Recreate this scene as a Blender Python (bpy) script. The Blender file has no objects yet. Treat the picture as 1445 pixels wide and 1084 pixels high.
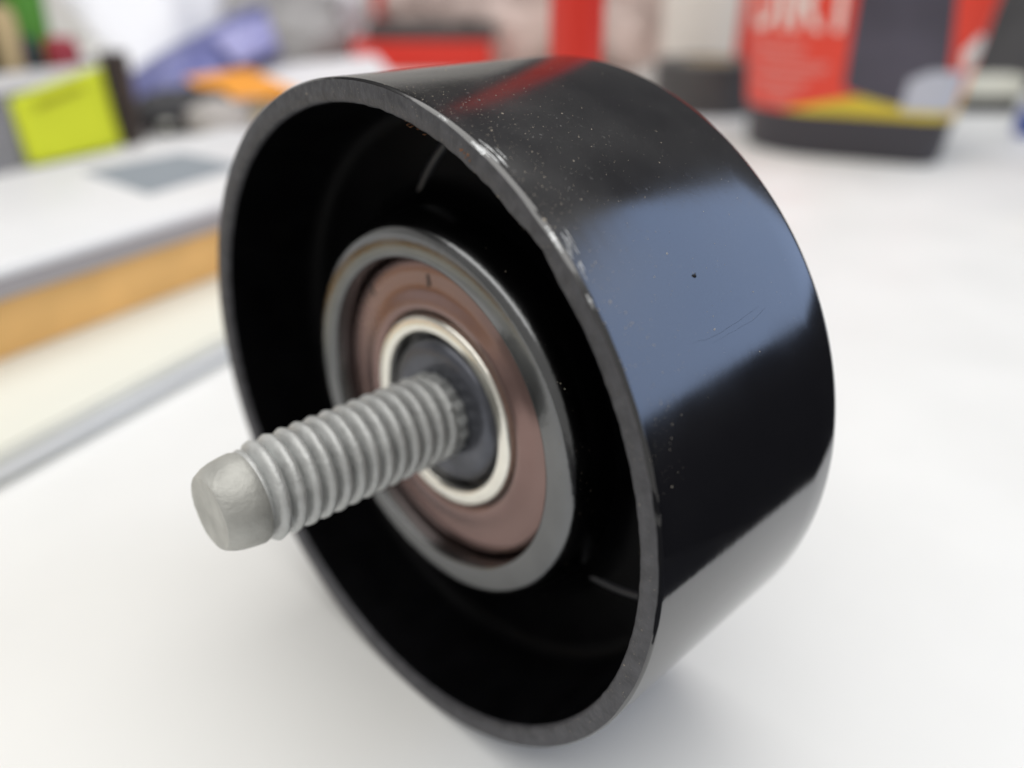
import bpy, bmesh, math, random
from mathutils import Vector, Matrix, noise
random.seed(7)
SC = bpy.context.scene
COL = SC.collection
K = 0.00095            # one working unit is 0.95 mm (barrel radius 38 units = 36 mm)
R = 38.0

# ------------------------------------------------------------ camera, light, exposure
cam_d = bpy.data.cameras.new('camera')
cam = bpy.data.objects.new('camera', cam_d); COL.objects.link(cam); SC.camera = cam
YAW, PIT, ROLL = math.radians(45.861), math.radians(27.147), math.radians(-0.035)
fw = Vector((math.cos(YAW)*math.cos(PIT), math.sin(YAW)*math.cos(PIT), -math.sin(PIT)))
rt = fw.cross(Vector((0, 0, 1))).normalized(); up = rt.cross(fw)
cam.matrix_world = Matrix((( rt.x, up.x, -fw.x, -44.553*K), (rt.y, up.y, -fw.y, -66.510*K),
                           (rt.z, up.z, -fw.z, 85.104*K), (0, 0, 0, 1)))
cam_d.sensor_width = 36; cam_d.lens = 28.69
cam_d.clip_start = 0.002; cam_d.clip_end = 50
cam_d.dof.use_dof = True
cam_d.dof.focus_distance = 73*K
cam_d.dof.aperture_fstop = 12.0
cam_d.dof.aperture_blades = 0

W = bpy.data.worlds.new('World'); SC.world = W; W.use_nodes = True
W.node_tree.nodes['Background'].inputs[0].default_value = (1.0, 0.98, 0.945, 1)
W.node_tree.nodes['Background'].inputs[1].default_value = 0.41

def area(name, loc, target, sx, sy, radiance, col):
    l = bpy.data.lights.new(name, 'AREA'); l.shape = 'RECTANGLE'
    l.size = sx*K; l.size_y = sy*K; l.color = col
    l.energy = radiance*math.pi*sx*K*sy*K
    o = bpy.data.objects.new(name, l); COL.objects.link(o)
    o.location = Vector(loc)*K
    o.rotation_euler = (Vector(target)-Vector(loc)).to_track_quat('-Z', 'Y').to_euler()
    return o
area('ceiling_light', (-220, 60, 1650), (-220, 60, 0), 2700, 2500, 2.05, (1.0, 0.985, 0.955))
area('window_light', (1090, -1080, 590), (0, -1080, 590), 1700, 850, 1.65, (0.36, 0.56, 1.0))

SC.view_settings.view_transform = 'Standard'
SC.view_settings.look = 'None'
SC.view_settings.exposure = 0.0
SC.view_settings.gamma = 1.0
SC.cycles.use_denoising = True
SC.cycles.max_bounces = 8

# ------------------------------------------------------------ helpers
def mat(name, col, rough=0.5, metal=0.0, spec=0.5, vary=0.0, vscale=200.0, bump=0.0, bscale=400.0,
        coat=0.0, rvary=0.0, trans=0.0):
    m = bpy.data.materials.new(name); m.use_nodes = True
    nt = m.node_tree; b = nt.nodes['Principled BSDF']
    b.inputs['Base Color'].default_value = (*col, 1)
    b.inputs['Roughness'].default_value = rough
    b.inputs['Metallic'].default_value = metal
    b.inputs['Specular IOR Level'].default_value = spec
    b.inputs['Coat Weight'].default_value = coat
    b.inputs['Transmission Weight'].default_value = trans
    tc = nt.nodes.new('ShaderNodeTexCoord')
    if vary or rvary:
        n = nt.nodes.new('ShaderNodeTexNoise'); n.inputs['Scale'].default_value = vscale
        n.inputs['Detail'].default_value = 6
        nt.links.new(tc.outputs['Object'], n.inputs['Vector'])
        if vary:
            r = nt.nodes.new('ShaderNodeValToRGB')
            r.color_ramp.elements[0].position = 0.3; r.color_ramp.elements[1].position = 0.7
            r.color_ramp.elements[0].color = (*[c*(1-vary) for c in col], 1)
            r.color_ramp.elements[1].color = (*[min(1, c*(1+vary)) for c in col], 1)
            nt.links.new(n.outputs['Fac'], r.inputs['Fac'])
            nt.links.new(r.outputs['Color'], b.inputs['Base Color'])
        if rvary:
            mr = nt.nodes.new('ShaderNodeMapRange')
            mr.inputs['From Min'].default_value = 0.3; mr.inputs['From Max'].default_value = 0.7
            mr.inputs['To Min'].default_value = rough-rvary; mr.inputs['To Max'].default_value = rough+rvary
            nt.links.new(n.outputs['Fac'], mr.inputs['Value'])
            nt.links.new(mr.outputs['Result'], b.inputs['Roughness'])
    if bump:
        n2 = nt.nodes.new('ShaderNodeTexNoise'); n2.inputs['Scale'].default_value = bscale
        n2.inputs['Detail'].default_value = 5
        nt.links.new(tc.outputs['Object'], n2.inputs['Vector'])
        bp = nt.nodes.new('ShaderNodeBump'); bp.inputs['Strength'].default_value = bump
        bp.inputs['Distance'].default_value = 0.0003
        nt.links.new(n2.outputs['Fac'], bp.inputs['Height'])
        nt.links.new(bp.outputs['Normal'], b.inputs['Normal'])
    return m

def link(name, me, m=None, parent=None, smooth=False, angle=None):
    if smooth:
        for p in me.polygons: p.use_smooth = True
        if angle is not None:
            me.set_sharp_from_angle(angle=math.radians(angle))
    o = bpy.data.objects.new(name, me); COL.objects.link(o)
    if m is not None:
        me.materials.append(m)
    if parent: o.parent = parent
    return o

def mesh(name, vs, fs, m=None, parent=None, smooth=False, angle=None):
    me = bpy.data.meshes.new(name)
    me.from_pydata([tuple(c*K for c in v) for v in vs], [], fs)
    me.validate(); me.update()
    bm = bmesh.new(); bm.from_mesh(me)
    bmesh.ops.recalc_face_normals(bm, faces=bm.faces)
    bm.to_mesh(me); bm.free()
    return link(name, me, m, parent, smooth, angle)

def thing(name, label, cat, loc=(0, 0, 0), rz=0.0, group=None):
    o = bpy.data.objects.new(name, None); COL.objects.link(o)
    o.empty_display_size = 0.005
    o.location = Vector(loc)*K; o.rotation_euler.z = rz
    tag(o, label, cat, group); return o
def tag(o, label, cat, group=None):
    o['label'] = label; o['category'] = cat
    if group: o['group'] = group
    return o
def struct(o):
    o['kind'] = 'structure'; return o

def box(name, x0, x1, y0, y1, z0, z1, m, parent=None, bev=0.0, seg=3, rot=0.0, ctr=None):
    bm = bmesh.new()
    v = [bm.verts.new((x*K, y*K, z*K)) for x in (x0, x1) for y in (y0, y1) for z in (z0, z1)]
    for f in ((0,1,3,2),(4,6,7,5),(0,4,5,1),(2,3,7,6),(0,2,6,4),(1,5,7,3)):
        bm.faces.new([v[i] for i in f])
    bmesh.ops.recalc_face_normals(bm, faces=bm.faces)
    if bev:
        bmesh.ops.bevel(bm, geom=list(bm.edges), offset=bev*K, segments=seg, affect='EDGES', profile=0.5)
    if rot:
        bmesh.ops.rotate(bm, verts=bm.verts, cent=Vector(ctr or ((x0+x1)/2, (y0+y1)/2, 0))*K,
                         matrix=Matrix.Rotation(rot, 3, 'Z'))
    me = bpy.data.meshes.new(name); bm.to_mesh(me); bm.free()
    return link(name, me, m, parent, bool(bev), 40)

def lathe_x(name, prof, m, parent, seg=256, angle=35, warp=None, closed=False):
    """revolve (x, r) about the barrel's axis"""
    vs, fs = [], []
    n = len(prof)
    for i in range(seg):
        a = 2*math.pi*i/seg
        for j, (x, r) in enumerate(prof):
            if warp: x, r = warp(j, x, r, a)
            vs.append((x, r*math.cos(a), r*math.sin(a)))
    for i in range(seg):
        k = (i+1) % seg
        for j in range(n-1 if not closed else n):
            l = (j+1) % n
            fs.append((i*n+j, i*n+l, k*n+l, k*n+j))
    return mesh(name, vs, fs, m, parent, True, angle)

def lathe_z(name, prof, m, parent, seg=48, angle=35, cx=0, cy=0):
    vs, fs = [], []
    n = len(prof)
    for i in range(seg):
        a = 2*math.pi*i/seg
        for r, z in prof: vs.append((cx+r*math.cos(a), cy+r*math.sin(a), z))
    for i in range(seg):
        k = (i+1) % seg
        for j in range(n-1): fs.append((i*n+j, i*n+j+1, k*n+j+1, k*n+j))
    return mesh(name, vs, fs, m, parent, True, angle)

def crumple(name, size, m, parent=None, amp=0.16, freq=2.2, seed=0, tilt=0.0, lift=0.0, loc=(0,0,0), rz=0.0):
    """a crumpled film or bag resting on z = 0, its folds made as geometry"""
    bm = bmesh.new(); bmesh.ops.create_icosphere(bm, subdivisions=5, radius=1)
    off = Vector((seed*3.7, seed*1.3, seed*7.1))
    for v in bm.verts:
        p = v.co.copy()
        f = noise.noise(p*freq+off)*0.9 + (0.5-abs(noise.noise(p*freq*2.1+off)))*0.9 \
            + (0.4-abs(noise.noise(p*freq*5+off)))*0.35
        p *= 1+amp*f
        p = Vector((p.x*size[0]/2, p.y*size[1]/2, p.z*size[2]/2))
        p.z += p.x*tilt
        v.co = p
    zmin = -size[2]/2*0.78
    for v in bm.verts:
        if not tilt: v.co.z = max(v.co.z, zmin)
    lo = min(v.co.z for v in bm.verts)
    for v in bm.verts: v.co.z -= lo-lift; v.co *= K
    me = bpy.data.meshes.new(name); bm.to_mesh(me); bm.free()
    o = link(name, me, m, parent, True)
    o.location = Vector(loc)*K; o.rotation_euler.z = rz
    return o

# ------------------------------------------------------------ the setting
M_desk = mat('white_laminate', (0.80, 0.80, 0.785), rough=0.42, spec=0.35, vary=0.018, vscale=30, bump=0.04, bscale=900, rvary=0.08)
M_floor = mat('dark_floor', (0.035, 0.035, 0.04), rough=0.6, vary=0.3, vscale=6)
M_upper = mat('added_panel_dark', (0.06, 0.058, 0.055), rough=0.7, vary=0.2, vscale=5)
M_low = mat('added_low_wall_dark', (0.02, 0.02, 0.024), rough=0.7)
M_side = mat('side_wall_paint', (0.10, 0.10, 0.105), rough=0.8)
M_wall = mat('wall_paint', (0.74, 0.72, 0.69), rough=0.8, vary=0.06, vscale=5)
struct(box('desk_top', -500, 1100, -63, 1100, -24, 0, M_desk, bev=0.8))
struct(box('floor', -3000, 3200, -3000, 3200, -800, -790, M_floor))
struct(box('back_wall', -1200, 1110, 1104, 1130, -790, 1500, M_wall))
struct(box('added_dark_panel', -1200, 1100, 1080, 1103, 600, 1500, M_upper))  # unseen dark slab, added for the dark zone mirrored in the barrel
struct(box('added_low_wall', 1104, 1130, -2600, -201, -790, 160, M_low))  # unseen, added to keep the barrel's reflection dark below the window
struct(box('side_wall', 1104, 1130, -200, 1079, -790, 1500, M_side))

# ------------------------------------------------------------ idler pulley
def barrel_material():
    m = bpy.data.materials.new('black_gloss_barrel'); m.use_nodes = True
    nt = m.node_tree; b = nt.nodes['Principled BSDF']; L = nt.links.new
    tc = nt.nodes.new('ShaderNodeTexCoord')
    def nz(scale, detail=4, vec=None):
        n = nt.nodes.new('ShaderNodeTexNoise'); n.inputs['Scale'].default_value = scale
        n.inputs['Detail'].default_value = detail
        L(vec or tc.outputs['Object'], n.inputs['Vector']); return n.outputs['Fac']
    def rng(v, a, b_, c, d):
        r = nt.nodes.new('ShaderNodeMapRange')
        for k, x in zip(('From Min', 'From Max', 'To Min', 'To Max'), (a, b_, c, d)): r.inputs[k].default_value = x
        L(v, r.inputs['Value']); return r.outputs['Result']
    def mth(op, a, b_):
        r = nt.nodes.new('ShaderNodeMath'); r.operation = op
        for i, x in enumerate((a, b_)):
            if isinstance(x, (int, float)): r.inputs[i].default_value = x
            else: L(x, r.inputs[i])
        r.use_clamp = op != 'ADD' or True
        return r.outputs[0]
    sep = nt.nodes.new('ShaderNodeSeparateXYZ'); L(tc.outputs['Object'], sep.inputs[0])
    top = rng(sep.outputs['Z'], 0.3*R*K, 0.95*R*K, 0.08, 1.0)          # dust settles on what faces up
    front = rng(sep.outputs['X'], 0.0, 14*K, 1.0, 0.45)
    lip = rng(sep.outputs['X'], 0.3*K, 1.0*K, 0.25, 1.0)                # and more towards the worn edge
    specks = rng(nz(2600, 2), 0.66, 0.72, 0, 1)
    patches = rng(nz(260, 5), 0.42, 0.66, 0, 1)
    film = rng(nz(70, 5), 0.38, 0.68, 0.12, 1.25)
    area_ = mth('MULTIPLY', mth('MULTIPLY', top, front), lip)
    dust = mth('MULTIPLY', mth('MULTIPLY', specks, patches), mth('MULTIPLY', area_, 0.7))
    haze = mth('MULTIPLY', mth('MULTIPLY', film, area_), 0.22)
    tot = mth('ADD', dust, haze)
    mix = nt.nodes.new('ShaderNodeMix'); mix.data_type = 'RGBA'
    mix.inputs['A'].default_value = (0.006, 0.006, 0.008, 1)
    mix.inputs['B'].default_value = (0.17, 0.165, 0.155, 1)
    L(tot, mix.inputs['Factor']); L(mix.outputs['Result'], b.inputs['Base Color'])
    L(mth('ADD', mth('ADD', rng(nz(140, 3), 0.3, 0.7, 0.06, 0.10), rng(sep.outputs['Z'], 0.15*R*K, 0.5*R*K, 0, 0.065)), mth('MULTIPLY', tot, 0.3)), b.inputs['Roughness'])
    b.inputs['IOR'].default_value = 1.95
    # faint drawing lines around the barrel and handling marks
    mp = nt.nodes.new('ShaderNodeMapping'); mp.inputs['Scale'].default_value = (9, 1, 1)
    L(tc.outputs['Object'], mp.inputs['Vector'])
    bp = nt.nodes.new('ShaderNodeBump'); bp.inputs['Strength'].default_value = 0.06
    bp.inputs['Distance'].default_value = 0.00008
    L(mth('ADD', nz(120, 3, mp.outputs['Vector']), mth('MULTIPLY', mth('MULTIPLY', specks, top), 0.5)), bp.inputs['Height'])
    L(bp.outputs['Normal'], b.inputs['Normal'])
    return m
M_barrel = barrel_material()
M_edge = mat('worn_edge', (0.068, 0.068, 0.076), rough=0.5, metal=0.25, vary=0.28, vscale=700, bump=0.5, bscale=1600)
M_web = mat('black_web', (0.0025, 0.0025, 0.003), rough=0.38, spec=0.04, vary=0.3, vscale=200, rvary=0.06)
M_glint_ridge = mat('web_glint_ridge', (0.016, 0.016, 0.02), rough=0.3, spec=0.4)
M_steel = mat('bearing_steel', (0.165, 0.168, 0.172), rough=0.2, metal=1.0, vary=0.10, vscale=160, bump=0.06, bscale=1500, rvary=0.05)
M_race = mat('inner_race_steel', (0.86, 0.84, 0.77), rough=0.25, metal=1.0, vary=0.06, vscale=400, bump=0.08, bscale=2500)
M_seal = mat('brown_seal', (0.25, 0.162, 0.148), rough=0.24, metal=0.75, spec=0.5, vary=0.14, vscale=110, bump=0.05, bscale=900, rvary=0.05)
M_flange = mat('dark_flange', (0.10, 0.105, 0.125), rough=0.30, metal=0.6, vary=0.25, vscale=250, bump=0.08, bscale=900)
M_dark = mat('dark_gap', (0.012, 0.012, 0.013), rough=0.5)
M_pilot = mat('pilot_coating', (0.45, 0.45, 0.425), rough=0.5, metal=0.45, vary=0.32, vscale=180, bump=0.2, bscale=2200)
M_bare_glint = mat('bare_metal_glint', (0.42, 0.43, 0.44), rough=0.3, metal=1.0, vary=0.4, vscale=1500, bump=0.5, bscale=2500)
M_brownmark = mat('brown_mark', (0.09, 0.055, 0.045), rough=0.5)
M_scratch = mat('scratch', (0.02, 0.022, 0.03), rough=0.5, spec=0.1)
M_zinc = mat('zinc_coating', (0.53, 0.54, 0.535), rough=0.5, metal=0.4, vary=0.14, vscale=420, bump=0.45, bscale=1300, rvary=0.1)
M_pale = mat('pale_dust', (0.40, 0.35, 0.28), rough=0.9)
M_rust = mat('rust', (0.26, 0.11, 0.045), rough=0.9, vary=0.4, vscale=2500, bump=0.6, bscale=3000)

P = thing('idler_pulley', 'black glossy idler pulley lying on its rim with a grey threaded stud', 'pulley', (0, 0, R))

Wd = 30.4
CH = [(math.radians(a), w, d) for a, w, d in
      ((128, .05, .5), (133, .03, .35), (141, .06, .55), (148, .03, .3), (160, .05, .4), (166, .04, .5),
       (115, .03, .35), (172, .04, .35), (182, .03, .25), (200, .05, .3))]
def worn(a, s):
    v = 0
    for c, w, d in CH:
        v += d*math.exp(-((a-c)/w)**2)
    v += 0.10*(noise.noise(Vector((math.cos(a)*14, math.sin(a)*14, s)))+0.5)
    v += 0.07*(noise.noise(Vector((math.cos(a)*60, math.sin(a)*60, s+4)))+0.4)
    return v
def ang(a):            # angle measured from +z towards -y (the side the camera sees)
    return (math.atan2(-math.cos(a), math.sin(a))) % (2*math.pi)
def warp_rim(j, x, r, a):
    t = worn((a) % (2*math.pi), 0)
    if j == 0: return x, r-t*0.22
    if j == 1: return x+t*0.30, r-t*0.05
    return x, r
prof = [(0.0, 37.8), (0.12, 37.95), (0.34, 38.0), (0.45, 38.0), (0.9, 38.0), (2.5, 38.0)] + [(x, 38.0) for x in (8, 14, 20, 26)] + \
       [(29.2, 38.0), (29.8, 37.88), (30.2, 37.6), (30.4, 37.1), (30.4, 35.9), (30.1, 35.7), (17.0, 35.3)]
lathe_x('rim', prof, M_barrel, P, seg=720, angle=50, warp=warp_rim)
def warp_edge(j, x, r, a):
    if j == 0: return x, r-worn(a % (2*math.pi), 0)*0.22
    if j in (2, 3): return x+0.04*noise.noise(Vector((math.cos(a)*50, math.sin(a)*50, j))), r+0.07*(noise.noise(Vector((math.cos(a)*30, math.sin(a)*30, 9))))+0.22*max(0, math.cos(a-math.radians(130)))**8*noise.noise(Vector((math.cos(a)*26, math.sin(a)*26, 3))) \
        + 0.35*math.exp(-((a-math.radians(131))/0.05)**2)
    return x, r
lathe_x('rim_edge', [(0.0, 37.8), (-0.03, 37.0), (0.0, 36.0), (0.28, 35.72), (0.8, 35.66)], M_edge, P, seg=720, angle=50, warp=warp_edge)
lathe_x('web', [(0.8, 35.66), (6, 35.5), (11.5, 35.3), (13.0, 34.8), (13.7, 34.0), (14.0, 32.8), (14.0, 27.0), (13.7, 25.5), (12.8, 24.4), (11.5, 23.9)], M_web, P, seg=256, angle=60)
lathe_x('back_web', [(17.0, 35.3), (17.5, 33), (17.5, 25), (20, 23.5), (23, 23.2), (23, 6), (22.5, 0.0)], M_web, P, seg=128, angle=60)
lathe_x('bearing_housing', [(12.5, 24.1), (10.5, 23.7), (8.5, 23.45), (7.4, 23.15), (6.7, 22.75), (6.25, 22.3), (6.1, 21.8), (6.06, 21.0), (6.1, 19.4), (6.22, 19.12), (6.5, 19.0), (9.4, 18.95)],
        M_steel, P, seg=256, angle=60)
lathe_x('bearing_seal', [(9.5, 18.9), (9.0, 18.6), (8.6, 18.3), (8.45, 17.8), (8.5, 16.8), (8.6, 15.6), (8.55, 14.6), (8.3, 13.7), (8.25, 12.9), (8.5, 12.4), (9.4, 12.2)], M_seal, P, seg=256, angle=60)
lathe_x('seal_gap', [(9.2, 12.6), (9.1, 11.6)], M_dark, P, seg=128)
lathe_x('inner_race', [(9.4, 12.0), (8.25, 11.97), (7.98, 11.82), (7.86, 11.5), (7.86, 10.4), (7.95, 10.12), (8.2, 9.95), (11.2, 9.9)], M_race, P, seg=256, angle=60)
lathe_x('flange', [(11.2, 9.95), (11.0, 9.2), (9.2, 9.0), (8.5, 8.75), (8.15, 8.2), (8.0, 7.4), (8.05, 6.4), (8.2, 5.6), (8.5, 4.0)], M_flange, P, seg=192, angle=60)

# thread: a true helix between the pilot and the flange
def thread():
    pitch, x0, x1 = 1.78, -16.9, 7.2
    per, steps = 96, 8
    vs, fs = [], []
    turns = (x1-x0)/pitch
    n = int(turns*per)
    shape = [(0.0, 0.0), (0.07, 0.22), (0.16, 0.60), (0.28, 0.88), (0.50, 1.0), (0.72, 0.88), (0.84, 0.60), (0.93, 0.22)]
    root, crest = 3.98, 5.28
    for i in range(n+per+1):
        a = 2*math.pi*i/per
        xb = x0-pitch+pitch*i/per
        for s, h in shape:
            x = xb+s*pitch
            fade = min(1, max(0, (x-x0)/1.5))
            if x > x1-0.6: fade *= max(0, (x1-x)/0.6)
            hh = h*(0.25+0.75*fade) if x < 0 else h*fade
            r = root+(crest-root)*hh
            r += 0.05*noise.noise(Vector((x*1.2, math.cos(a)*3, math.sin(a)*3)))+0.035*noise.noise(Vector((x*4, math.cos(a)*12, math.sin(a)*12)))
            vs.append((min(max(x, x0-0.05), x1), r*math.cos(-a), r*math.sin(-a)))
    m = len(shape)
    for i in range(n+per):
        for j in range(m-1):
            fs.append((i*m+j, i*m+j+1, (i+1)*m+j+1, (i+1)*m+j))
        if i+per+1 <= n+per:
            fs.append((i*m+m-1, (i+per)*m, (i+per+1)*m, (i+1)*m+m-1))
    return mesh('stud_thread', vs, fs, M_zinc, P, True, 80)
thread()
def warp_tip(j, x, r, a):
    k = noise.noise(Vector((math.cos(a)*1.5, math.sin(a)*1.5, j*0.2)))
    k2 = noise.noise(Vector((math.cos(a)*6, math.sin(a)*6, j*0.7)))
    if r > 0.1: r += 0.06*k+0.035*k2
    return x+0.05*k2*(3 < r < 4), r
lathe_x('stud_pilot', [(-20.62, 0.0), (-20.65, 1.2), (-20.66, 2.4), (-20.7, 3.3), (-20.68, 3.75), (-20.5, 3.95), (-19.7, 4.38), (-18.9, 4.62), (-17.8, 4.78), (-16.9, 4.85), (-16.5, 4.7), (-16.3, 4.2)],
        M_pilot, P, seg=96, angle=30, warp=warp_tip)
# serrated knurl where the stud enters the flange
vs, fs = [], []
nk = 17; N = nk*8; xs = (6.6, 7.2, 7.7, 8.15, 8.5)
for i in range(N):
    a = 2*math.pi*i/N
    lobe = 0.5+0.5*math.cos(nk*a)
    jit = noise.noise(Vector((math.cos(a)*3, math.sin(a)*3, 8)))
    for k, x in enumerate(xs):
        rr = 4.55+(0.72*lobe**0.7)*(1, 1, .95, .55, 0)[k]+0.15*jit
        vs.append((x+(0.35*jit+0.25*lobe)*(k > 1), rr*math.cos(a), rr*math.sin(a)))
for i in range(N):
    k = (i+1) % N
    for j in range(4): fs.append((5*i+j, 5*i+j+1, 5*k+j+1, 5*k+j))
mesh('stud_knurl', vs, fs, M_zinc, P, True, 60)
# two lighter ridges added on the web as its faint reflected arcs
for pts in (((10.1, 21.9), (7.7, 26.0), (4.1, 29.9)), ((-17.2, -16.0), (-21.6, -16.1), (-26.6, -14.9))):
    vs, fs = [], []
    n = 14
    for i in range(n+1):
        t = i/n
        p = [(1-t)**2*pts[0][k]+2*t*(1-t)*(2*pts[1][k]-(pts[0][k]+pts[2][k])/2)+t*t*pts[2][k] for k in (0, 1)]
        q = [2*(1-t)*(pts[1][k]-pts[0][k])+2*t*(pts[2][k]-pts[1][k]) for k in (0, 1)]
        l = math.hypot(*q); nx, ny = -q[1]/l, q[0]/l
        for w, h in ((-.6, 13.95), (-.4, 13.75), (0, 13.6), (.4, 13.75), (.6, 13.95)):
            vs.append((h, p[0]+nx*w, p[1]+ny*w))
    for i in range(n):
        for j in range(4): fs.append((5*i+j, 5*i+j+1, 5*i+j+6, 5*i+j+5))
    mesh('glint_ridge', vs, fs, M_glint_ridge, P, True)
# small dents stamped in the seal
for y, z, tx, m_ in ((12.3, 12.1, .5, M_dark), (1.6, 16.1, -.1, M_brownmark)):
    mesh('seal_mark', [(8.47, y-.3, z-.75), (8.47, y+.15, z-.85), (8.47, y+.3+tx, z+.6), (8.47, y-.15+tx, z+.75), (8.38, y+tx/2, z)],
         [(0, 1, 4), (1, 2, 4), (2, 3, 4), (3, 0, 4)], m_, P)
# a hairline scratch pair and a dark chip on the barrel
def scratch(pts, w):
    vs, fs = [], []
    n = 24
    for i in range(n+1):
        t = i/n*(len(pts)-1); k = min(int(t), len(pts)-2); u = t-k
        x = pts[k][0]*(1-u)+pts[k+1][0]*u; d = pts[k][1]*(1-u)+pts[k+1][1]*u
        d += 0.12*noise.noise(Vector((x*0.8, d, 2)))
        ww = w*math.sin(math.pi*min(max(i/n, .03), .97))**.5
        for e in (-1, 0, 1):
            a = math.radians(d+e*ww/R*57.3); r = R+0.006+(0.012 if e == 0 else 0)
            vs.append((x, -r*math.sin(a), r*math.cos(a)))
    for i in range(n):
        for e in (0, 1): fs.append((3*i+e, 3*i+e+1, 3*i+e+4, 3*i+e+3))
    return mesh('scratch', vs, fs, M_scratch, P, True)
scratch([(8.7, 59.4), (12, 59.9), (15.5, 59.6), (19.6, 58.9)], 0.009)
scratch([(11.5, 60.6), (15.5, 60.4), (18, 60.3), (20.5, 59.5)], 0.007)
bm = bmesh.new(); bmesh.ops.create_icosphere(bm, subdivisions=2, radius=1)
a = math.radians(51.8); c = Vector((12.72, -R*math.sin(a), R*math.cos(a)))
for v in bm.verts:
    q = v.co*(1+0.35*noise.noise(v.co*1.7))
    v.co = (c+Vector((q.x*.17, q.y*.12, q.z*.30)))*K
me = bpy.data.meshes.new('dark_chip'); bm.to_mesh(me); bm.free()
link('dark_chip', me, M_dark, P, True)

# bare metal slivers on the knocked lip, tilted and coloured as its glints
def bare(d0, d1, xa, ra, xb, rb):
    vs, fs = [], []
    n = 26
    for i in range(n+1):
        t = i/n; a = math.radians(d0+(d1-d0)*t)
        w = math.sin(math.pi*t)**.6*(0.6+0.8*abs(noise.noise(Vector((t*9, d0, 0)))))
        for k, (x, r) in enumerate(((xa, ra), ((xa+xb)/2, (ra+rb)/2+0.05), (xb, rb))):
            x = (xa+xb)/2+(x-(xa+xb)/2)*w; r = (ra+rb)/2+0.02+(r-(ra+rb)/2)*w
            r += 0.03*noise.noise(Vector((t*40, k, d0)))
            vs.append((x, -r*math.sin(a), r*math.cos(a)))
    for i in range(n):
        for k in (0, 1): fs.append((3*i+k, 3*i+k+1, 3*i+k+4, 3*i+k+3))
    mesh('bare_metal_glint', vs, fs, M_bare_glint, P, True)
for q in ((24.5, 28.5, -.01, 37.76, .30, 38.01), (39.5, 43.5, -.01, 37.76, .28, 38.01), (18, 20, 0, 37.78, .2, 38.0), (49, 51, 0, 37.78, .2, 38.0)):
    bare(*q)
for k in range(15):
    d0 = random.choice((25.5, 27.5, 40.5, 42.5, 44.0))+random.uniform(-1.2, 1.2); x = random.uniform(.35, 1.5)+0.5*(random.random() < .2)
    w = random.uniform(.05, .13)
    bare(d0, d0+random.uniform(1.2, 3.2), x, 37.97, x+w, 38.03)

def flake_mesh(name, spots, m):
    vs, fs = [], []
    for (x, y, z, nx, ny, nz_, s) in spots:
        n = Vector((nx, ny, nz_)).normalized(); t = n.cross(Vector((random.uniform(-1, 1), random.uniform(-1, 1), random.uniform(-1, 1)))).normalized(); b = n.cross(t)
        c = Vector((x, y, z))+n*0.01; k = len(vs); q = random.uniform(0.35, 1)
        top = c+n*s*0.35
        for i in range(5):
            a = i*2*math.pi/5+random.uniform(-.4, .4); rr = s*random.uniform(.6, 1.1)
            vs.append(tuple(c+t*math.cos(a)*rr+b*math.sin(a)*rr*q))
        vs.append(tuple(top))
        for i in range(5): fs.append((k+i, k+(i+1) % 5, k+5))
    o = mesh(name, vs, fs, m, P); o['kind'] = 'stuff'; return o
def on_barrel(deg, x):       # deg from straight up towards the camera side
    a = math.radians(deg); return (x, -R*math.sin(a), R*math.cos(a), 0, -math.sin(a), math.cos(a))
spots = []
for _ in range(900):
    deg = random.gauss(28, 24); x = abs(random.gauss(0, 11))+0.3
    if x < 29 and -40 < deg < 68: spots.append((*on_barrel(deg, x), 0.027*random.lognormvariate(0.25, 0.5)))
for _ in range(380):
    deg = random.uniform(5, 75); x = random.uniform(0.3, 4)
    spots.append((*on_barrel(deg, x), 0.025*random.lognormvariate(0.3, 0.6)))
for _ in range(260):
    a = math.radians(random.uniform(-20, 160)); r = random.uniform(35.9, 37.5)
    spots.append((-0.03, -r*math.sin(a), r*math.cos(a), -1, 0, 0, 0.03*random.lognormvariate(0.2, 0.5)))
for _ in range(70):
    a = math.radians(random.gauss(75, 22)); r = random.uniform(19.5, 25)
    x = 6.05 if r < 21.9 else 6.9
    spots.append((x, -r*math.sin(a), r*math.cos(a), -1, 0, 0, 0.03*random.lognormvariate(0.3, 0.5)))
flake_mesh('dust', spots, M_pale)
rs = []
for k in range(16):
    a = math.radians(12.5+random.gauss(0, 1.2))
    rs.append((random.uniform(0.1, 1.0), -35.45*math.sin(a), 35.45*math.cos(a), 0, math.sin(a), -math.cos(a), random.uniform(.12, .32)))
for k in range(7):
    a = math.radians(24.5+random.gauss(0, .5)); rr = random.uniform(36.4, 37.0)
    rs.append((-0.05, -rr*math.sin(a), rr*math.cos(a), -1, 0, 0, random.uniform(.08, .2)))
flake_mesh('rust', rs, M_rust)

# ------------------------------------------------------------ stacked things to the left
M_cream = mat('cream_plastic', (0.79, 0.785, 0.69), rough=0.5, vary=0.02, vscale=20)
M_grey = mat('grey_plastic', (0.66, 0.66, 0.60), rough=0.5, vary=0.05, vscale=60)
M_orange = mat('light_wood', (0.90, 0.53, 0.18), rough=0.6, vary=0.10, vscale=60)
M_white = mat('white_plastic', (0.80, 0.80, 0.80), rough=0.35, vary=0.02, vscale=30)
M_greyside = mat('mauve_grey_plastic', (0.40, 0.37, 0.37), rough=0.45)
M_pad = mat('grey_pad', (0.25, 0.285, 0.32), rough=0.45)
A = math.radians(20.5)
T = thing('flat_tray', 'thin cream board with a grey front edge lying on the white desk', 'board', (-25, 90, 0), A)
box('panel', -160, 112, 0.6, 190, 0.2, 6.0, M_cream, T, bev=0.3)
box('edge_strip', -160, 112, -1.6, 0.5, 0.0, 5.6, M_grey, T, bev=0.6)
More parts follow.
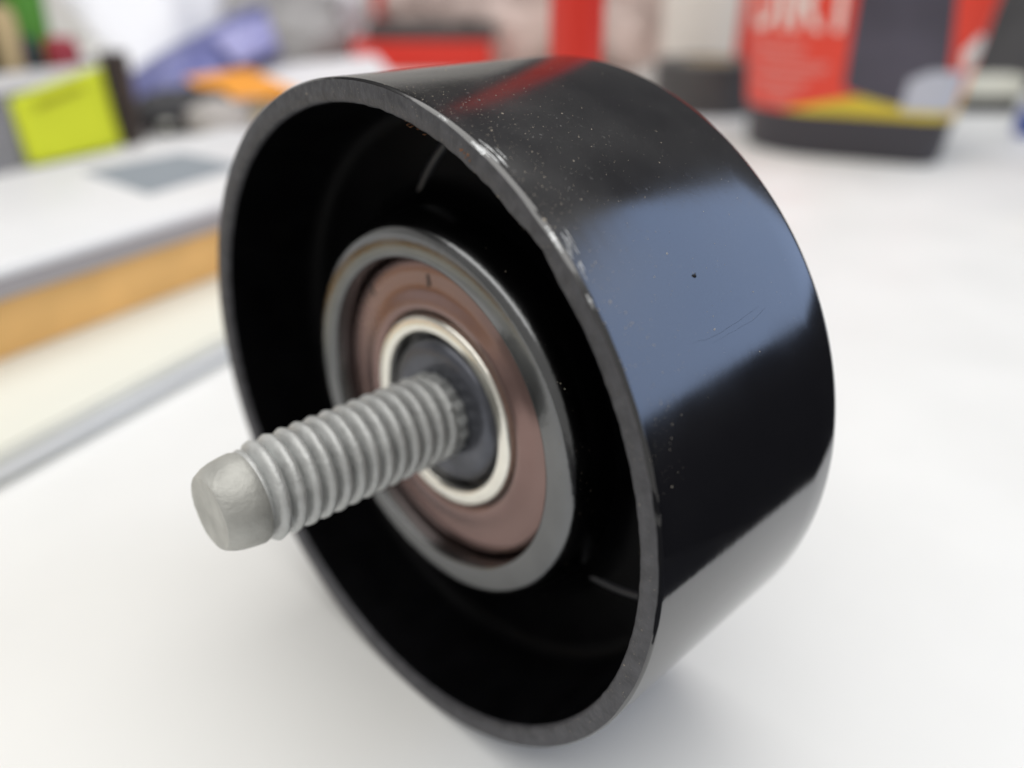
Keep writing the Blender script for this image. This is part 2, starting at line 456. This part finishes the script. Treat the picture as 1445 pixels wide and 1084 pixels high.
box('edge_bead', -160, 112, -2.4, -1.7, 1.8, 3.6, M_white, T, bev=0.3)
A2 = math.radians(17.0)
T = thing('wooden_board', 'light orange wooden board lying between the cream board and the white device', 'board', (-9.5, 133, 6.05), A2)
box('board_body', -150, 150, 0, 84, 0, 13.5, M_orange, T, bev=0.5)
T = thing('white_device', 'flat white plastic device with a grey touch pad, topmost of the stack', 'device', (-9.5, 129.5, 19.6), A2)
box('base', -152, 152, 0.6, 85, 0, 5.6, M_greyside, T, bev=1.4)
box('cover', -152, 152, 0, 86, 5.0, 7.6, M_white, T, bev=1.2)
PX = [(42, 171), (80, 186), (74, 220), (39, 214)]
ca, sa = math.cos(-A2), math.sin(-A2)
loc = [((x+9.5)*ca-(y-129.5)*sa, (x+9.5)*sa+(y-129.5)*ca) for x, y in PX]
mesh('touch_pad', [(x, y, z) for z in (7.62, 7.9) for x, y in loc], [(3, 2, 1, 0), (4, 5, 6, 7), (0, 1, 5, 4), (1, 2, 6, 5), (2, 3, 7, 6), (3, 0, 4, 7)], M_pad, T)

# ------------------------------------------------------------ pen box with note
M_mesh = mat('grey_metal', (0.30, 0.30, 0.32), rough=0.45, metal=0.3, vary=0.15, vscale=80)
M_note = mat('yellow_note', (0.72, 0.80, 0.03), rough=0.7, vary=0.04, vscale=40)
M_ink = mat('faded_ink', (0.42, 0.42, 0.01), rough=0.7)
M_brown = mat('dark_brown', (0.055, 0.04, 0.035), rough=0.6, vary=0.2, vscale=60)
M_black = mat('black_plastic', (0.015, 0.015, 0.02), rough=0.4)
M_green = mat('green_plastic', (0.09, 0.30, 0.03), rough=0.4)
M_redd = mat('dull_red', (0.42, 0.05, 0.07), rough=0.4)
M_beige = mat('bare_wood', (0.58, 0.45, 0.25), rough=0.6, vary=0.1, vscale=90)
M_navy = mat('navy', (0.02, 0.03, 0.08), rough=0.4)
T = thing('desk_organizer', 'grey open pen box behind the white device, holding pens', 'pen box', (110, 389, 0), math.radians(20))
box('front_panel', -100, 0, 0, 2, 0, 41, M_mesh, T, bev=0.4)
box('rear_panel', -100, 0, 46, 48, 0, 46, M_mesh, T, bev=0.4)
box('side_panel', -2, 0, 2.1, 45.9, 0, 44, M_mesh, T, bev=0.4)
box('side_panel', -100, -98, 2.1, 45.9, 0, 44, M_mesh, T, bev=0.4)
box('bottom_panel', -97.9, -2.1, 2.1, 45.9, 0.5, 2, M_mesh, T)
box('rim_band', -100.6, 0.6, -0.8, -0.05, 34, 42, M_white, T, bev=0.3)
# sticky note, curled a little off the panel
vs, fs = [], []
for j in range(9):
    for i in range(9):
        u, v = i/8, j/8
        x = -52+u*52+(1-v)*1; z = 1.5+v*(30+u*9)
        vs.append((x, -1.4-2.2*(1-v)**2-0.6*(1-v)*u, z))
for j in range(8):
    for i in range(8): fs.append((j*9+i, j*9+i+1, j*9+i+10, j*9+i+9))
n0 = mesh('sticky_note', vs, fs, M_note, None, True)
n0.location = T.location; n0.rotation_euler = T.rotation_euler
tag(n0, 'square yellow green sticky note on the front of the grey pen box', 'sticky note')
md = n0.modifiers.new('thickness', 'SOLIDIFY'); md.thickness = 0.3*K
w0 = mesh('writing', [(-42, -2.9, 25), (-40, -2.9, 28.3), (-14, -2.5, 33.5), (-13, -2.5, 31)], [(0, 1, 2, 3)], M_ink, n0)
tag(box('dark_box', 115, 126, 391, 403, 0, 46, M_brown, bev=0.8, rot=math.radians(45)), 'narrow dark brown box standing beside the grey pen box', 'box')

def stick(name, label, cat, x, y, z0, h, r, m, lean=(0, 0), cap=None):
    t = thing(name, label, cat, (x, y, z0))
    lathe_z('barrel', [(0, 0), (r*.8, 0), (r, 1), (r, h-6), (r*.8, h-1), (0, h)], m, t, seg=24)
    if cap: lathe_z('cap', [(r*1.02, h*.55), (r*1.15, h*.56), (r*1.15, h-1), (r*.7, h+1.5), (0, h+1.6)], cap, t, seg=24)
    t.rotation_euler = (lean[0], lean[1], 0)
    return t
stick('wooden_stick', 'bare wooden stick standing in the grey pen box', 'stick', 72, 392, 3, 66, 5.5, M_beige, (0, 0.02))
stick('green_marker', 'thick green bottle standing in the pen box behind the wooden stick', 'bottle', 86, 414, 3, 92, 11, M_green, (0.0, 0.03))
stick('red_marker', 'short thick red capped marker in the right end of the pen box', 'marker', 99, 407, 3, 51, 9.5, M_redd, (0, 0))
stick('black_marker', 'black tube standing at the left of the pen box', 'marker', 56, 401, 3, 96, 8.5, M_black, (0, 0))
stick('black_brush', 'black round brush standing behind the wooden stick', 'brush', 74, 414, 3, 120, 10, M_black, (-.05, 0))
stick('navy_pen', 'dark navy pen between the wooden stick and the red marker', 'pen', 83, 400, 3, 52, 4.5, M_navy, (0, 0))

# ------------------------------------------------------------ packages and papers behind
M_bagw = mat('white_film', (0.80, 0.81, 0.86), rough=0.3, spec=0.5)
M_bagb = mat('blue_film', (0.12, 0.13, 0.31), rough=0.35, vary=0.5, vscale=22)
M_lilac = mat('lilac_film', (0.36, 0.36, 0.66), rough=0.35)
M_orng = mat('orange_card', (0.90, 0.36, 0.03), rough=0.5)
M_redp = mat('red_plastic', (0.72, 0.035, 0.02), rough=0.35)
M_paper = mat('paper', (0.78, 0.77, 0.80), rough=0.7)
M_bagg = mat('clear_grey_film', (0.50, 0.47, 0.45), rough=0.3, vary=0.35, vscale=16)
M_bagp = mat('pinkish_film', (0.66, 0.52, 0.48), rough=0.3, vary=0.3, vscale=14)
M_packgrey = mat('packing_grey', (0.36, 0.35, 0.35), rough=0.4, vary=0.3, vscale=12)
M_dgrey = mat('dark_grey', (0.08, 0.075, 0.075), rough=0.5, vary=0.3, vscale=30)
FA = math.radians(-44)
def sheet_pack(name, label, cat, pts, th, m, z=0.0, bend=6.0):
    """pillow-like packet from four corners (given in order), thickness th"""
    n = 14; vs = []; p = [Vector(q) for q in pts]
    nrm = (p[1]-p[0]).cross(p[3]-p[0]).normalized()
    for side in (1, -1):
        for j in range(n+1):
            for i in range(n+1):
                u, v = i/n, j/n
                q = p[0]*(1-u)*(1-v)+p[1]*u*(1-v)+p[2]*u*v+p[3]*(1-u)*v
                e = (16*u*(1-u)*v*(1-v))**0.45
                q = q+nrm*side*(th/2*e+0.1)+nrm*(bend*noise.noise(Vector((u*3+len(label), v*3, 1)))*e)
                vs.append(tuple(q))
    fs = []; o = (n+1)**2
    for s in (0, o):
        for j in range(n):
            for i in range(n): fs.append((s+j*(n+1)+i, s+j*(n+1)+i+1, s+(j+1)*(n+1)+i+1, s+(j+1)*(n+1)+i))
    rim = [i for i in range(n+1)]+[(j*(n+1)+n) for j in range(1, n+1)]+[(n*(n+1)+i) for i in range(n-1, -1, -1)]+[(j*(n+1)) for j in range(n-1, 0, -1)]
    for a, b in zip(rim, rim[1:]+rim[:1]): fs.append((a, b, b+o, a+o))
    ob = mesh(name, vs, fs, m, None, True, 50)
    tag(ob, label, cat); return ob
sheet_pack('white_bag', 'plump white plastic bag leaning over the blue packet beside the pen box', 'bag', [(150, 590, 92), (160, 470, 14), (236, 512, 36), (282, 575, 92)], 26, M_bagw)
sheet_pack('blue_packet', 'long blue plastic packet slanting up behind the orange card', 'packet', [(160, 486, 26), (142, 430, 2), (262, 476, 30), (276, 520, 62)], 18, M_bagb)
sheet_pack('lilac_packet', 'pale lilac film packet lying on the blue packet', 'packet', [(214, 478, 44), (214, 448, 30), (252, 462, 38), (256, 480, 56)], 9, M_lilac)
T = thing('shade_lump', 'added black pouch on the desk under the blue packet', 'lump', (163, 418, 0))  # invented dark support where only shade lies beneath the packet
o = crumple('lump_body', (60, 34, 26), M_black, T, seed=3, amp=.1)
crumple('lump_tab', (8, 4, 3), M_grey, T, seed=5, amp=.05, loc=(-20, -18, 6))
sheet_pack('orange_card', 'orange folded card lying just left of the pulley', 'card', [(180, 452, 24), (181, 416, 15), (222, 380, 17), (222, 450, 27)], 3, M_orng, bend=2)
crumple('grey_wad', (34, 30, 20), M_bagg, None, seed=8, amp=.2, loc=(172, 398, 0))
tag(bpy.data.objects['grey_wad'], 'small crumpled greyish wad on the desk under the orange card', 'wad')
blob0 = crumple('navy_bag', (60, 40, 46), M_bagb, None, seed=81, amp=.3, loc=(205, 560, 0), rz=FA)
tag(blob0, 'dark blue crumpled bag between the white bag and the blue packet', 'bag')
blob1 = crumple('pale_wad', (46, 30, 26), M_paper, None, seed=91, amp=.3, loc=(262, 560, 0), rz=FA)
tag(blob1, 'crumpled pale paper beyond the blue packet', 'paper')
T = thing('beige_carton', 'low beige carton lying under the orange card and papers', 'carton', (205, 395, 0), FA)
box('carton_body', -12, 75, 0, 60, 0, 11, M_cream, T, bev=0.6)
box('flap', -12, 75, -0.6, 0, 5, 11.2, M_beige, T, bev=0.2)
sheet_pack('stacked_papers', 'stack of white papers behind the top of the pulley', 'papers', [(213, 483, 22), (204, 398, 14), (290, 378, 16), (350, 492, 24)], 5, M_paper, bend=2)

# ------------------------------------------------------------ red upright tube
T = thing('red_tube', 'bright red round plastic tube standing upright behind the pulley', 'tube', (157, 113, 0))
lathe_z('shaft', [(0, 2), (7.9, 2), (8.2, 3), (8.2, 200), (7.6, 202), (0, 202)], M_redp, T, seg=40)
lathe_z('foot', [(0, 0.0), (10, 0.0), (11, 0.8), (11, 2), (9, 4), (8.25, 5)], M_redp, T, seg=40)

# ------------------------------------------------------------ red tub with printed label
def label_material():
    m = bpy.data.materials.new('tub_label'); m.use_nodes = True
    nt = m.node_tree; b = nt.nodes['Principled BSDF']; L = nt.links.new
    at = nt.nodes.new('ShaderNodeUVMap')
    sp = nt.nodes.new('ShaderNodeSeparateXYZ'); L(at.outputs[0], sp.inputs[0])
    # u = along the label in hundreds of units, v = height
    mm = nt.nodes.new('ShaderNodeMath'); mm.operation = 'MULTIPLY_ADD'
    L(sp.outputs['X'], mm.inputs[0]); mm.inputs[1].default_value = 0.42; L(sp.outputs['Y'], mm.inputs[2])
    r = nt.nodes.new('ShaderNodeValToRGB'); L(mm.outputs[0], r.inputs[0])
    e = r.color_ramp.elements
    e[0].position = 0.16; e[0].color = (0.62, 0.52, 0.05, 1)
    e[1].position = 0.50; e[1].color = (0.83, 0.065, 0.035, 1)
    k = e.new(0.27); k.color = (0.78, 0.42, 0.06, 1)
    k = e.new(0.38); k.color = (0.85, 0.17, 0.05, 1)
    L(r.outputs[0], b.inputs['Base Color']); b.inputs['Roughness'].default_value = 0.4
    return m
M_label = label_material()
M_panel = mat('bottle_print', (0.075, 0.068, 0.095), rough=0.4, vary=0.3, vscale=25)
M_band = mat('yellow_print', (0.74, 0.58, 0.04), rough=0.4, vary=0.12, vscale=30)
M_print = mat('white_print', (0.86, 0.80, 0.74), rough=0.5)
M_pink = mat('pink_print', (0.80, 0.27, 0.24), rough=0.5)
M_sq = mat('grey_print', (0.55, 0.57, 0.65), rough=0.5)
M_tub = mat('tub_black', (0.045, 0.042, 0.052), rough=0.45)
TUB = thing('red_tub', 'black tub with a red and yellow printed label standing behind the pulley', 'tub',
            (371, 73, 0), math.atan2(0.937, -0.35))
# local frame: x runs along the front face to the viewer's left, -y runs back
def outline(w=96.0, d=74.0, rr=(13, 40, 24, 24)):
    pts = []
    cs = [((rr[0], -rr[0]), rr[0], 180, 90), ((w-rr[1], -rr[1]), rr[1], 90, 0), ((w-rr[2], -d+rr[2]), rr[2], 0, -90), ((rr[3], -d+rr[3]), rr[3], -90, -180)]
    for (c, r, a0, a1) in cs:
        for i in range(13):
            a = math.radians(a0+(a1-a0)*i/12); pts.append((c[0]+r*math.cos(a), c[1]+r*math.sin(a)))
    return pts
OUT = outline(); CTR = (48, -37)
acc = [0.0]
for a, b in zip(OUT, OUT[1:]+OUT[:1]): acc.append(acc[-1]+math.dist(a, b))
PER = acc[-1]; U0 = acc[6]
def tub_pt(u, z, off=0.0):
    s = (u+U0) % PER
    i = max(k for k in range(len(OUT)) if acc[k] <= s)
    a, b = OUT[i], OUT[(i+1) % len(OUT)]; t = (s-acc[i])/max(1e-9, acc[i+1]-acc[i])
    x, y = a[0]+(b[0]-a[0])*t, a[1]+(b[1]-a[1])*t
    g = 1+0.0026*z
    x, y = CTR[0]+(x-CTR[0])*g, CTR[1]+(y-CTR[1])*g
    if off:
        d = Vector((b[0]-a[0], b[1]-a[1])).normalized(); n = Vector((-d.y, d.x))
        x += n.x*off; y += n.y*off
    return (x, y, z)
def ring(name, levels, m, cap=True):
    vs, fs = [], []; n = len(OUT)
    for z, g in levels:
        for (x, y) in OUT:
            gg = g*(1+0.0026*z); vs.append((CTR[0]+(x-CTR[0])*gg, CTR[1]+(y-CTR[1])*gg, z))
    for l in range(len(levels)-1):
        for i in range(n):
            k = (i+1) % n; fs.append((l*n+i, l*n+k, (l+1)*n+k, (l+1)*n+i))
    if cap: fs.append(tuple(range(n))); fs.append(tuple((len(levels)-1)*n+i for i in range(n)))
    return mesh(name, vs, fs, m, TUB, True, 40)
ring('tub_body', [(0, 0.97), (1, 0.995), (3, 1), (60, 1), (134, 1)], M_tub)
ring('lid', [(134.1, 1.03), (134.5, 1.05), (143, 1.05), (145, 1.02)], M_tub)
def patch(name, poly_lo, poly_hi, z0, z1, m, off, nz=8, nu=30, parent=TUB):
    vs, fs, uv = [], [], []
    for j in range(nz+1):
        z = z0+(z1-z0)*j/nz; a, b = poly_lo(z), poly_hi(z)
        for i in range(nu+1):
            u = a+(b-a)*i/nu; vs.append(tub_pt(u, z, off)); uv.append((u/100, z/100))
    for j in range(nz):
        for i in range(nu): fs.append((j*(nu+1)+i, j*(nu+1)+i+1, (j+1)*(nu+1)+i+1, (j+1)*(nu+1)+i))
    o = mesh(name, vs, fs, m, parent, True)
    ul = o.data.uv_layers.new(name='UVMap')
    for lp in o.data.loops: ul.data[lp.index].uv = uv[lp.vertex_index]
    return o
LB = patch('label', lambda z: -30, lambda z: 135, 21, 120, M_label, 0.25, nz=12, nu=120)
patch('yellow_band', lambda z: 1+0.2*(z-21), lambda z: 72-3.6*(z-21), 21.1, 30, M_band, 0.4, parent=TUB)
patch('bottle_picture', lambda z: 3+0.18*(z-25)+max(0, 5-(z-26))*2, lambda z: 45-max(0, 7-(z-27))**1.5*1.2, 27, 112, M_panel, 0.5, nz=40)
patch('white_square', lambda z: -1.5, lambda z: 20-max(0, z-39)*2, 25, 43, M_sq, 0.75)
patch('round_badge', lambda z: -5-(z-45)*.2+abs(z-51)*.5, lambda z: 5-(z-45)*.2-abs(z-51)*.5, 44, 58, M_print, 0.75)
for (ua, ub, za) in ((62, 92, 50), (52, 88, 42), (60, 90, 34.5), (66, 84, 27)):
    for k in range(2):
        patch('small_print', lambda z: ua+k*1.5, lambda z: ub-k*6, za-k*2.6, za-k*2.6+1.6, M_pink, 0.45, nz=1)
fc = bpy.data.curves.new('word', 'FONT'); fc.body = 'DIRT'; fc.size = 30; fc.offset = 0.5
fo = bpy.data.objects.new('word', fc); COL.objects.link(fo)
bpy.context.view_layer.update()
tm = fo.evaluated_get(bpy.context.evaluated_depsgraph_get()).to_mesh()
bm = bmesh.new(); bm.from_mesh(tm)
bmesh.ops.triangulate(bm, faces=bm.faces)
bmesh.ops.subdivide_edges(bm, edges=[e for e in bm.edges if e.calc_length() > 4], cuts=3)
xs = [v.co.x for v in bm.verts]; x0, x1 = min(xs), max(xs)
for v in bm.verts:
    u = 91-(v.co.x-x0)/(x1-x0)*47; z = 58.5+v.co.y*1.1
    v.co = Vector(tub_pt(u, z, 0.6))*K
tm2 = bpy.data.meshes.new('lettering'); bm.to_mesh(tm2); bm.free()
bpy.data.objects.remove(fo, do_unlink=True)
link('lettering', tm2, M_print, TUB)

# ------------------------------------------------------------ far clutter on the desk
def blob(name, label, cat, size, m, loc, seed, amp=0.2, rz=FA, **k):
    return tag(crumple(name, size, m, None, amp=amp, seed=seed, loc=loc, rz=rz, **k), label, cat)
blob('white_film_bag', 'crumpled whitish film bag beyond the stacked papers', 'bag', (118, 70, 90), M_bagw, (414, 690, 0), 11, .25)
T = thing('red_box', 'open red plastic box with a grey insert behind the pulley', 'box', (440, 548, 0), FA)
box('box_body', -62, 62, 0, 80, 0, 25, M_redp, T, bev=2)
box('insert', -50, 66, 6, 76, 25.1, 40, M_dgrey, T, bev=2)
box('lid', -52, 40, 70, 74, 40, 95, M_redp, T, bev=1.5)
blob('grey_packing_bag', 'dull grey packing bag at the back behind the blue packet', 'bag', (190, 90, 95), M_packgrey, (345, 700, 0), 71, .22)
blob('clear_bag', 'large crumpled clear bag between the red box and the red tube', 'bag', (170, 100, 120), M_bagp, (540, 560, 0), 21, .28)
blob('grey_film_bag', 'crumpled greyish clear bag standing behind the red tube', 'bag', (120, 90, 125), M_bagg, (620, 520, 0), 31, .28)
blob('beige_film_bag', 'crumpled beige film bag right of the red tube', 'bag', (110, 80, 115), M_bagp, (600, 420, 0), 41, .28)
T = thing('white_tub', 'white tub with a red label half hidden behind the red and black tub', 'tub', (545, 322, 0))
lathe_z('tub_body', [(0, 0), (33, 0), (34, 2), (37, 70), (38, 96), (36, 97), (0, 97)], M_print, T, seg=48)
vs, fs = [], []
for i in range(25):
    a = math.radians(250+i*4)
    for r_, z_ in ((35.4, 22), (37.9, 88)): vs.append((r_*math.cos(a), r_*math.sin(a), z_))
for i in range(24): fs.append((2*i, 2*i+1, 2*i+3, 2*i+2))
mesh('label', vs, fs, M_redp, T, True)
lathe_z('lid', [(39, 97.1), (40, 98), (40, 108), (38, 110), (0, 110)], M_print, T, seg=48)
T = thing('tape_roll', 'dark roll of tape lying on the desk left of the black tub', 'tape', (440, 250, 0))
lathe_z('tape', [(16, 0), (33, 0), (34, 1), (34, 30), (33, 31), (16, 31)], M_dgrey, T, seg=48)
lathe_z('core', [(15.9, 31), (14.5, 31), (14.5, 0), (15.9, 0)], M_beige, T, seg=48)
blob('grey_cloth', 'grey crumpled cloth in front of the tape roll', 'cloth', (70, 50, 24), M_bagg, (470, 300, 0), 51, .25)
T = thing('dark_case', 'tall dark equipment case at the right behind the black tub', 'case', (640, 150, 0), FA)
box('case_body', -75, 120, 0, 120, 0, 210, M_navy, T, bev=3)
box('front_cover', -71, 116, -2.6, -0.1, 6, 204, M_dgrey, T, bev=1)
M_tube = mat('blue_grey_steel', (0.28, 0.33, 0.36), rough=0.3, metal=0.5)
T = thing('steel_rod', 'blue grey steel rod leaning against the dark case at the far right', 'rod', (570, 86, 0))
lathe_z('rod_shaft', [(0, 0), (4.5, 0), (5, 1), (5, 150), (4, 152), (0, 152)], M_tube, T, seg=24)
lathe_z('collar', [(5.05, 30), (7, 31), (7, 42), (5.05, 43)], M_tube, T, seg=24)
T.rotation_euler = (math.radians(-10), math.radians(14), 0)
T = thing('power_adapter', 'small beige plug with its shade built as a black block right of the black tub', 'adapter', (560, 112, 0), FA)
box('cover', -19, 19, 0, 22, 9, 22, M_cream, T, bev=2)
box('base', -17, 17, 0.5, 21, 0, 8.9, M_black, T, bev=1)  # black block put where the plug's shadow falls
T = thing('blue_bottle_top', 'bright blue bottle cap at the right edge of the desk', 'cap', (496, 70, 0))
M_blue = mat('blue_plastic', (0.02, 0.07, 0.42), rough=0.35)
lathe_z('skirt', [(0, 0), (9, 0), (9.5, 1), (9, 12), (8, 13)], M_blue, T, seg=32)
lathe_z('cap_top', [(7.9, 13.05), (6, 13.6), (0, 13.6)], M_blue, T, seg=32)
M_ice = mat('pale_blue_film', (0.74, 0.82, 0.92), rough=0.25)
blob('pale_blue_film_bag', 'pale bluish clear film at the right edge of the desk', 'film', (60, 100, 16), M_ice, (322, -52, 0), 61, .3, rz=math.radians(10))
